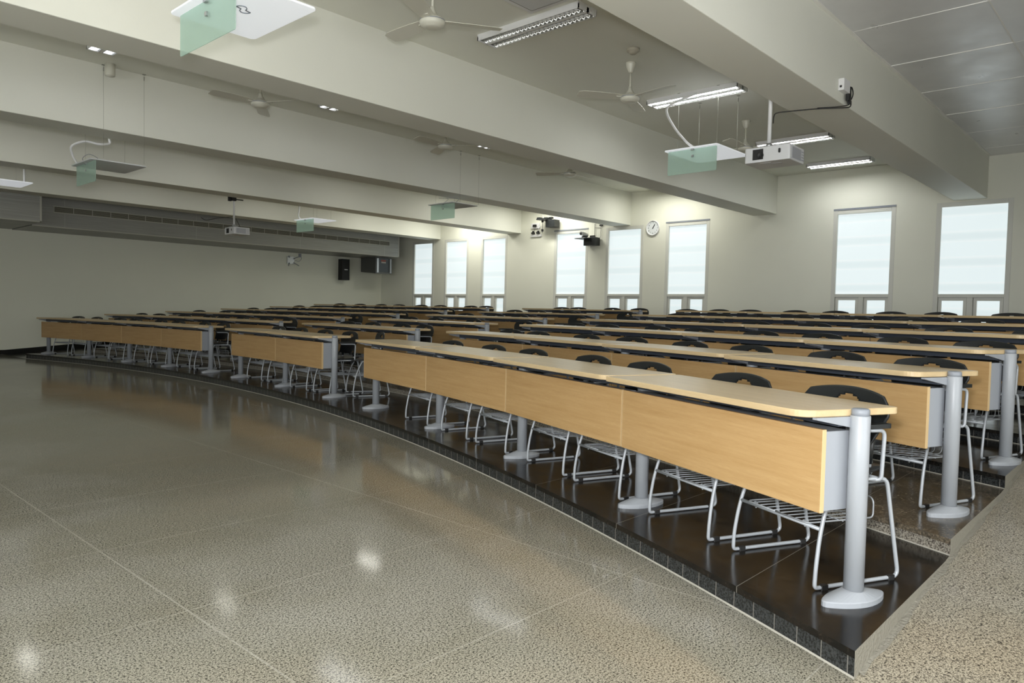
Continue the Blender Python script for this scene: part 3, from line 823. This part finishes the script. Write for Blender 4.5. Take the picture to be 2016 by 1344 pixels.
# ------------------------------------------------------------------ suspended frosted panels
def pendant(x0, y0, z, label, w=.86, d=.70, conduit=None, glass_h=.25, hooks=None, bent=None, mark=False):
    t = thing('suspended_panel', label, 'suspended panel', (x0, y0, z), 0, 'suspended white panels with green glass fins')
    m = MB(); m.prism(rrect(0, 0, w, d, .035, 5), 0, .014, M_PLATEGLOW if 'suspended white panel' in label else M_PLATE); 
    m.build('plate', None, t, bevel=.003)
    g = MB(); g.prism(rrect(.0, -glass_h, d-.06, 0, .012, 3), -.003, .003, M_GLASS, mat=Matrix(((0,0,1,.06),(1,0,0,.03),(0,1,0,-.001),(0,0,0,1)))); go = g.build('glass_fin', None, t)
    c = MB(); c.box((.04, d/2-.03, -.018), (.08, d/2+.01, .0)); c.box((.045, d/2-.025, -.10), (.075, d/2+.0, -.075)); c.build('clip', M_SILVER, t)
    if mark:
        k = MB(); pts = [(.27+.035*math.cos(a)+ (.02 if math.sin(a) > 0 else -.02), .35+.05*math.sin(a), -.003) for a in [2*PI*i/24 for i in range(24)]]
        k.tube(pts, .0035, 6, closed=True); k.build('hook_loop', M_CAP, t)
    for hx, hy in (hooks or ((.09, .09), (w-.09, .09), (.09, d-.09), (w-.09, d-.09))):
        top = (BEAMZ if any(b < y0+hy < b+BEAMW for b in BEAMS) else CEIL) - z
        q = MB(); q.tube([(hx, hy, .012), (hx, hy, top)], .0015, 5); q.tube([(hx, hy, top-.075), (hx, hy, top-.03)], .005, 6); q.box((hx-.018, hy-.018, top-.004), (hx+.018, hy+.018, top)); q.build('hanging_wire', M_WIRE, t)
    if conduit:
        q = MB(); q.tube(catmull(conduit, 8), .014, 10); q.build('conduit', M_WHITE, t)
    if bent:
        q = MB(); q.tube(catmull(bent, 8), .0035, 6); q.build('cable', M_CAP, t)
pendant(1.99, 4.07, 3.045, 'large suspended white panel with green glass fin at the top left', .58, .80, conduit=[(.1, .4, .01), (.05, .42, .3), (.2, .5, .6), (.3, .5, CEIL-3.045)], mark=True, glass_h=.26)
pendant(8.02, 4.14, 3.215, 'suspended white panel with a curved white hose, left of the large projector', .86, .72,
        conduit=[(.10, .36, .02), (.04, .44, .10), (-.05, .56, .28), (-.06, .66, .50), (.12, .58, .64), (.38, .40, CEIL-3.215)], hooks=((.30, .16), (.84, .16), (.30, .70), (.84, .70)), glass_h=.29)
pendant(3.04, 9.66, 2.895, 'suspended grey-white panel with green fin and bent hose at far left', .64, .74, hooks=((.10, -.115), (.56, -.115), (.10, .52), (.56, .52)),
        conduit=[(.03, .60, .015), (.0, .66, .12), (-.0, .70, .24), (.10, .55, .30), (.22, .42, .27), (.34, .42, .30), (.34, .42, BEAMZ-2.895)], bent=[(.10, .45, .01), (.06, .5, .07), (.1, .4, .12), (.17, .3, .07), (.15, .3, .01)])
pendant(8.85, 9.60, 3.095, 'suspended grey-white panel with green fin in the middle of the room', .62, .70, hooks=((.10, -.06), (.56, -.06), (.10, .58), (.56, .58)),
        bent=[(.16, .5, .01), (.22, .38, .12), (.12, .52, .13), (.30, .22, .12), (.28, .25, .05), (.2, .35, .01)], glass_h=.27)
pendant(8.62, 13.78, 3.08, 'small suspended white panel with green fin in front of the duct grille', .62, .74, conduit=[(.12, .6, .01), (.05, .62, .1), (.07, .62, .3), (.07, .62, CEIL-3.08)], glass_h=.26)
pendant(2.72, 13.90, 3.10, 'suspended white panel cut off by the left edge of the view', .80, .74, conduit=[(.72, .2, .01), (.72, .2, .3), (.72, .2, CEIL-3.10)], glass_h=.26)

# ------------------------------------------------------------------ projectors
def projector(x, y, z, poletop, label, w=.46, d=.34, h=.135, polex=.16, poley=0):
    t = thing('ceiling_projector', label, 'projector', (x, y, z), 0)
    m = MB(); m.prism(rrect(0, -w/2, d, w/2, .02, 4), 0, h, M_SHELL); m.build('body', None, t, bevel=.006)
    px = polex; py = poley
    m = MB(); m.box((-.003, w/2-.19, .025), (.004, w/2-.085, h-.02)); m.build('lens_window', M_BLK, t)
    m = MB(); m.lathe([(.032, 0), (.034, .004), (.028, .006), (.024, .003), (0, .002)], 20, M_BLK)
    lo = m.build('lens', None, t, (-.004, w/2-.165, h/2-.01)); lo.rotation_euler = (0, -PI/2, 0)
    m = MB(); m.prism(rrect(-.011, -.022, .011, .022, .01, 4), -.003, .003, M_BLK, mat=Matrix(((0,0,1,0),(1,0,0,-w/2+.10),(0,1,0,h*.62),(0,0,0,1)))); m.build('sensor', None, t)
    m = MB(); m.box((.05, -w/2-.003, .02), (d-.09, -w/2+.002, h-.02), M_VENT)
    for i in range(4): m.box((d-.075, -w/2-.003, .025+i*.026), (d-.02, -w/2+.002, .037+i*.026), M_VENT)
    m.build('side_vent', None, t)
    m = MB(); m.box((.06, -.02, -.002), (.075, .09, .001), M_SHELL); m.box((.12, -.10, -.002), (.14, .02, .001), M_VENT); m.build('bottom_label', None, t)
    m = MB(); m.box((polex-.07, -.09, h), (polex+.07, .09, h+.018)); m.box((polex-.03, -.11, h+.018), (polex+.03, .06, h+.028)); m.tube([(polex, poley, h+.02), (polex, poley, h+.06)], .03, 16); m.build('mount', M_SILVER, t)
    m = MB(); m.tube([(polex, poley, h+.05), (polex, poley, poletop-z)], .019, 16); m.build('pole', M_WHITE, t)
    m = MB(); m.lathe([(.045, poletop-z-.006), (.045, poletop-z)], 20, M_WHITE, (polex, poley, 0)); m.build('collar', M_CAP if False else M_WHITE, t)
    return t
projector(6.86, 3.02, 2.685, CEIL, 'large white ceiling projector hanging on a white pole under the right-hand beam', w=.45, d=.36, h=.145, poley=.05)
p2 = projector(6.93, 14.08, 2.60, CEIL, 'small distant white projector on a pole in front of the air duct', w=.40, d=.34, h=.14, polex=.10)
# black power cable from the beam socket to the projector pole
m = MB(); m.tube(catmull([(7.50, 2.470, 3.30), (7.44, 2.46, 3.235), (7.36, 2.50, 3.215), (7.25, 2.70, 3.215), (7.12, 2.92, 3.20), (7.07, 3.02, 3.19), (7.055, 3.045, 3.16), (7.053, 3.05, 3.09)], 8), .0055, 8)
m.tube(catmull([(7.47, 2.470, 3.33), (7.43, 2.455, 3.26), (7.34, 2.52, 3.226), (7.25, 2.70, 3.222)], 6), .0045, 6)
tag(m.build('power_cable', M_BLK), 'black power cable running from the beam socket to the large projector', 'cable')
# socket box on the right-hand beam
t = thing('socket_box', 'white socket box with black plugs on the side of the right-hand beam', 'socket box', (7.30, BEAMS[0], 3.40))
m = MB(); m.rbox((-.085, -.055, -.055), (.085, 0, .055), .006, M_WHITE); m.build('box', None, t, bevel=.003)
m = MB(); m.box((.085, -.045, -.02), (.125, -.015, .02)); m.box((.115, -.05, -.14), (.14, -.02, .02)); m.tube(catmull([(.13, -.035, .01), (.19, -.035, .03), (.23, -.035, -.02), (.19, -.035, -.08), (.12, -.035, -.12)], 6), .006, 6); m.box((.07, -.05, -.12), (.09, -.02, -.055)); m.build('plug', M_BLK, t)
m = MB(); m.box((-.087, -.035, -.03), (-.084, -.015, -.01)); m.build('switch', M_BLK, t)
# plug block and cable of the distant projector
m = MB(); m.box((6.93, 13.96, 3.26), (7.02, 14.02, 3.33)); m.box((7.04, 14.03, 3.29), (7.20, 14.05, 3.31)); m.box((6.88, 14.0, 3.25), (6.94, 14.04, 3.34)); tag(m.build('plug_block', M_BLK), 'black plug block at the top of the small projector pole', 'plug')
m = MB(); m.tube(catmull([(6.99, 14.06, 2.95), (6.8, 14.3, 2.92), (6.66, 14.5, 2.88), (6.6, 14.6, 2.93)], 6), .006, 6); m.tube([(7.06, 14.06, 2.92), (7.16, 14.06, 2.745)], .005, 6); tag(m.build('projector_cable', M_BLK), 'thin dark cable hanging beside the small projector pole', 'cable')

# AC cassette corner at top
t = thing('air_conditioner_cassette', 'white ceiling cassette whose corner shows at the top edge', 'air conditioner', (4.85, 4.27, CEIL))
m = MB(); m.rbox((-.34, -.34, -.03), (.34, .34, 0), .01, M_WHITE); m.build('frame', None, t, bevel=.004)
m = MB(); m.box((-.28, -.28, -.036), (.28, .28, -.028)); m.build('grille', M_SHELL, t)
m = MB()
for s in (-1, 1): m.box((-.285, s*.285-.004, -.034), (.285, s*.285+.004, -.029)); m.box((s*.285-.004, -.285, -.034), (s*.285+.004, .285, -.029))
m.build('slot', M_BLK, t)

# ------------------------------------------------------------------ things on the window wall
# clock
t = thing('wall_clock', 'round white wall clock with dark numerals between two tall windows', 'clock', (XW, 8.955, 3.145))
RX = Matrix(((0,0,-1,0),(-1,0,0,0),(0,1,0,0),(0,0,0,1)))   # local x -> -Y (right as seen), y -> up, z -> into the room
def wall_obj(mb, name, m, parent): return mb.build(name, m, parent)
def xf(mb, mat):
    bmesh.ops.transform(mb.bm, matrix=mat, verts=mb.bm.verts); return mb
m = MB(); m.lathe([(.165, 0), (.172, .012), (.172, .035), (.163, .042), (.152, .034), (.150, .012)], 48, M_WHITE); xf(m, RX).build('rim', None, t)
m = MB(); m.lathe([(.151, .0176), (.151, .018), (0, .0181)], 48, smooth=False, m= plain('clock_face', (.72, .75, .76), .6)); xf(m, RX).build('dial', None, t)
def txt(body, size, loc, parent, mat_, name='numeral', rot=None, ext=.0006, ax='CENTER'):
    c = bpy.data.curves.new(name, 'FONT'); c.body = body; c.size = size; c.extrude = ext; c.align_x = ax; c.align_y = 'CENTER'
    tmp = bpy.data.objects.new(name, c); COL.objects.link(tmp)
    dg = bpy.context.evaluated_depsgraph_get(); me = bpy.data.meshes.new_from_object(tmp.evaluated_get(dg)); bpy.data.objects.remove(tmp)
    me.transform((rot or RX) @ Matrix.Identity(4)); me.materials.clear(); me.materials.append(mat_)
    return obj(name, me, parent, loc)
dial = [o for o in t.children if o.name.startswith('dial')][0]
M_INK = plain('clock_ink', (.008, .01, .012), .6)
for hnum in range(1, 13):
    a = math.radians(90-30*hnum); rx, ry = .118*math.cos(a), .118*math.sin(a)
    txt(str(hnum), .040, (-.020, -rx, ry), dial, M_INK)
for L_, ang, wd, nm in ((.075, 90-30*1.08, .010, 'hour_hand'), (.105, 90-6*5, .007, 'minute_hand')):
    a = math.radians(ang); m = MB(); m.box((-.018, -wd, .021), (L_, wd, .0225)); xf(m, RX @ Matrix.Rotation(a, 4, 'Z')).build(nm, M_INK, t)
# socket box with plugs left of the window
t = thing('socket_box', 'white wall socket box with black adapters at the end of a beam', 'socket box', (XW, 12.47, 3.33))
m = MB(); m.box((-.045, -.14, .01), (0, .14, .15)); m.build('box', M_WHITE, t, bevel=.004)
m = MB(); m.box((-.09, -.05, .05), (-.045, .05, .11)); m.build('adapter', M_BLK, t)
m = MB(); m.box((-.04, -.20, -.20), (0, .16, -.14)); m.build('trunking', M_WHITE, t)
for yy in (.07, -.10):
    m = MB(); m.box((-.08, yy-.035, -.13), (-.01, yy+.035, -.085)); m.box((-.06, yy-.02, -.09), (-.02, yy+.02, -.05)); m.build('plug', M_BLK, t)
m = MB(); m.tube(catmull([(-.02, .07, -.06), (-.02, .05, -.03), (-.02, .06, .02)], 4), .004, 5); m.tube(catmull([(-.02, -.10, -.06), (-.02, -.08, -.02), (-.02, -.06, .02)], 4), .004, 5); m.build('cord', M_BLK, t)
# black wireless camera bracket
t = thing('wall_device', 'black boxy device on a wall arm above the middle window', 'wall device', (XW, 11.85, 3.42))
m = MB(); m.box((-.26, -.20, -.10), (-.06, .09, .085)); m.build('body', M_PLASTIC, t, bevel=.005)
m = MB(); m.box((-.38, .02, .085), (-.02, .30, .115)); m.box((-.36, .20, .115), (-.26, .30, .15)); m.box((-.20, -.05, .115), (-.12, .04, .16)); m.box((-.30, .02, .115), (-.22, .12, .145)); m.build('bracket', M_PLASTIC, t)
m = MB(); m.box((-.06, -.05, -.03), (0, .05, .06)); m.build('wall_plate', M_PLASTIC, t)
m = MB(); m.tube([(-.25, .20, .10), (-.25, .20, -.24)], .006, 6); m.box((-.27, .18, -.20), (-.23, .22, -.14)); m.box((-.27, .18, .03), (-.23, .22, .08)); m.build('dangling_cord', M_BLK, t)
m = MB(); m.tube([(-.3, .12, .13), (-.1, .34, .27)], .007, 6); m.tube([(-.28, .34, -.22), (-.3, .26, -.08)], .006, 6); m.tube([(-.1, .0, .15), (-.05, .1, .26)], .005, 6); m.build('antenna', M_WHITE, t)
# video camera on a small shelf
t = thing('wall_camera', 'silver video camera on a black shelf between two windows', 'camera', (XW, 10.60, 2.93))
m = MB(); m.box((-.22, -.18, -.12), (-.02, .16, .07)); m.build('shelf_box', M_PLASTIC, t, bevel=.004)
m = MB(); m.box((-.40, -.05, .035), (-.06, .30, .05)); m.build('shelf', M_PLASTIC, t)
m = MB(); m.box((-.38, -.02, .05), (-.08, .27, .058)); m.build('shelf_plate', M_WHITE, t)
m = MB(); m.lathe([(.045, -.11), (.05, -.09), (.05, .10), (.04, .11)], 20, M_SILVER); bmesh.ops.transform(m.bm, matrix=Matrix.Translation((-.26, .12, .145)) @ Matrix.Rotation(-.15, 4, 'Z') @ Matrix.Rotation(math.radians(-78), 4, 'Y'), verts=m.bm.verts); cb = m.build('camera_body', None, t)
m = MB(); m.lathe([(.038, 0), (.038, .012), (0, .012)], 20, M_BLK); bmesh.ops.transform(m.bm, matrix=Matrix.Translation((-.26, .12, .145)) @ Matrix.Rotation(-.15, 4, 'Z') @ Matrix.Rotation(math.radians(-78), 4, 'Y') @ Matrix.Translation((0, 0, .105)), verts=m.bm.verts); m.build('lens', None, cb)
m = MB(); m.box((-.30, .08, .058), (-.22, .16, .10)); m.box((-.16, -.10, .06), (-.10, .02, .12)); m.build('camera_stand', M_BLK, t)
m = MB(); m.tube([(-.02, -.02, .06), (-.02, -.02, .42)], .006, 6); m.tube(catmull([(-.02, -.20, .36), (-.02, -.20, .20), (-.02, -.20, .10), (-.04, -.16, .05)], 5), .004, 6); m.tube([(-.02, -.02, .32), (-.02, -.2, .31)], .004, 6); m.box((-.03, -.24, .35), (0, -.16, .39)); m.build('cord', M_BLK, t)

# ------------------------------------------------------------------ things on the far wall
t = thing('wall_speaker', 'tall black loudspeaker on the far wall under the duct', 'loudspeaker', (12.90, 18.72, 2.02))
m = MB(); m.rbox((-.135, 0, 0), (.135, .22, .63), .015, M_SPEAKER); m.build('cabinet', None, t)
m = MB(); m.box((-.05, .22, .25), (.05, .28, .4)); m.build('bracket', M_SPEAKER, t)
m = MB(); m.prism(rrect(-.06, -.012, .06, .012, .011, 4), 0, .004, M_WHITE, mat=Matrix(((1,0,0,0),(0,0,1,-.005),(0,1,0,.315),(0,0,0,1)))); m.build('badge', None, t)
t = thing('television', 'boxy grey tube television hung under the right end of the duct', 'television', (13.77, 18.0, 2.24))
m = MB(); m.faces([(-.31,0,0),(.31,0,0),(.31,0,.49),(-.31,0,.49),(-.27,.80,.06),(.27,.80,.06),(.27,.80,.49),(-.27,.80,.49)], [(0,1,2,3),(7,6,5,4),(0,4,5,1),(1,5,6,2),(2,6,7,3),(3,7,4,0)], M_TVB); m.build('cabinet', None, t)
m = MB(); m.box((-.20, -.012, .05), (.20, 0, .45)); m.build('screen', M_SCREEN, t)
m = MB(); m.box((-.275, -.016, .03), (-.205, 0, .46)); m.box((.215, -.016, .03), (.275, 0, .46)); m.build('bezel', M_SILVER, t)
m = MB(); m.box((-.12, -.0135, .37), (.06, -.012, .42), plain('red_painted_reflection', (.30, .06, .03), .4)); m.box((-.11, -.0135, .32), (.06, -.012, .36), plain('cream_painted_reflection', (.42, .40, .34), .4)); m.build('painted_reflection', None, t)  # reflected cloth painted onto the screen as coloured patches
m = MB(); m.box((-.1, .3, .49), (.1, .5, .52)); m.build('mount', M_TVB, t)
t = thing('wall_mount_bracket', 'empty silver four-armed screen bracket on the far wall', 'wall bracket', (11.22, YF, 2.50))
m = MB(); m.box((-.14, -.03, -.09), (.08, 0, .12)); m.build('plate', M_SILVER, t, bevel=.003)
for (x, z, dx, dz) in ((.05, .06, .16, .07), (.05, -.05, .16, -.08), (-.08, .09, -.04, .05), (-.08, -.06, -.05, -.09)):
    m = MB(); m.tube([(x, -.045, z), (x+dx, -.06, z+dz)], .012, 6); m.build('arm', M_CAP, t)
m = MB(); m.tube(catmull([(.1, -.05, .02), (.22, -.06, .0), (.30, -.05, .09), (.27, -.03, .16)], 6), .006, 6); m.box((.23, -.04, .12), (.30, 0, .22)); m.build('cable', M_CAP, t)

# ------------------------------------------------------------------ lights
def area(name, loc, sx, sy, power, col=(1, 1, 1), rot=(0, 0, 0)):
    l = bpy.data.lights.new(name, 'AREA'); l.shape = 'RECTANGLE'; l.size = sx; l.size_y = sy; l.energy = power; l.color = col
    o = bpy.data.objects.new(name, l); COL.objects.link(o); o.location = loc; o.rotation_euler = rot; return o
for yb in (8.3, 11.6, 14.7):
    for x in (2.9, 5.8, 8.8, 11.7, 13.7):
        if yb == 8.3 and x < 12: continue
        area('ceiling_lamp', (x, yb, 3.9), .2, 1.2, 26 if yb == 8.3 else {2.9: 3.5, 5.8: 3.5, 8.8: 6, 11.7: 20, 13.7: 40}[x], (1, .99, .90))
for x, yb in ((-3.5, 4.7), (-.4, 4.7), (2.3, 4.7), (-3, 8.3), (-.1, 8.3), (-3, 11.6), (-.1, 11.6), (-3, 14.8), (-.1, 14.8)):
    for dx in (-.07, .07): area('ceiling_lamp', (x+dx, yb, 3.9), .035, 1.2, 4 if (yb < 5 and x > 0) else .2, (1, .99, .93))
# the photographer's flash, held just above the camera
fl = bpy.data.lights.new('camera_flash', 'POINT'); fl.shadow_soft_size = .09; fl.energy = 405; fl.color = (.97, .98, 1.0)
fo = bpy.data.objects.new('camera_flash', fl); COL.objects.link(fo)

# ------------------------------------------------------------------ camera
CAMM = ((0.67596, 0.73687, 0), )
yaw, pitch, roll, FPX = 0.7424225570, -0.0417110233, -0.0217287571, 1436.1
f = Vector((math.cos(yaw)*math.cos(pitch), math.sin(yaw)*math.cos(pitch), math.sin(pitch)))
r = Vector((math.sin(yaw), -math.cos(yaw), 0)); d = f.cross(r)
r2 = math.cos(roll)*r + math.sin(roll)*d; d2 = -math.sin(roll)*r + math.cos(roll)*d
cam = bpy.data.cameras.new('camera'); co = bpy.data.objects.new('camera', cam); COL.objects.link(co)
mt = Matrix((r2, -d2, -f)).transposed().to_4x4(); mt.translation = Vector((0, 0, 1.192)); co.matrix_world = mt
cam.sensor_width = 36; cam.lens = FPX/2016*36; cam.clip_start = .05; cam.clip_end = 200
sc.camera = co
aim = Vector((math.cos(.82), math.sin(.82), .72)).normalized()
fo.location = Vector((0, 0, 1.192)) + Vector((0, 0, .22)) + (-r2)*.10; fo.rotation_euler = (-aim).to_track_quat('Z', 'Y').to_euler()

w = bpy.data.worlds.new('world'); sc.world = w; w.use_nodes = True
w.node_tree.nodes['Background'].inputs['Color'].default_value = (.6, .7, .8, 1); w.node_tree.nodes['Background'].inputs['Strength'].default_value = .6
sc.view_settings.view_transform = 'Standard'; sc.view_settings.look = 'None'; sc.view_settings.exposure = 0; sc.view_settings.gamma = 1
sc.view_settings.use_curve_mapping = False
sc.cycles.use_denoising = True
sc.cycles.max_bounces = 8; sc.cycles.diffuse_bounces = 4; sc.cycles.glossy_bounces = 4; sc.cycles.transparent_max_bounces = 8
sc.cycles.sample_clamp_indirect = 6; sc.cycles.caustics_reflective = False; sc.cycles.caustics_refractive = False
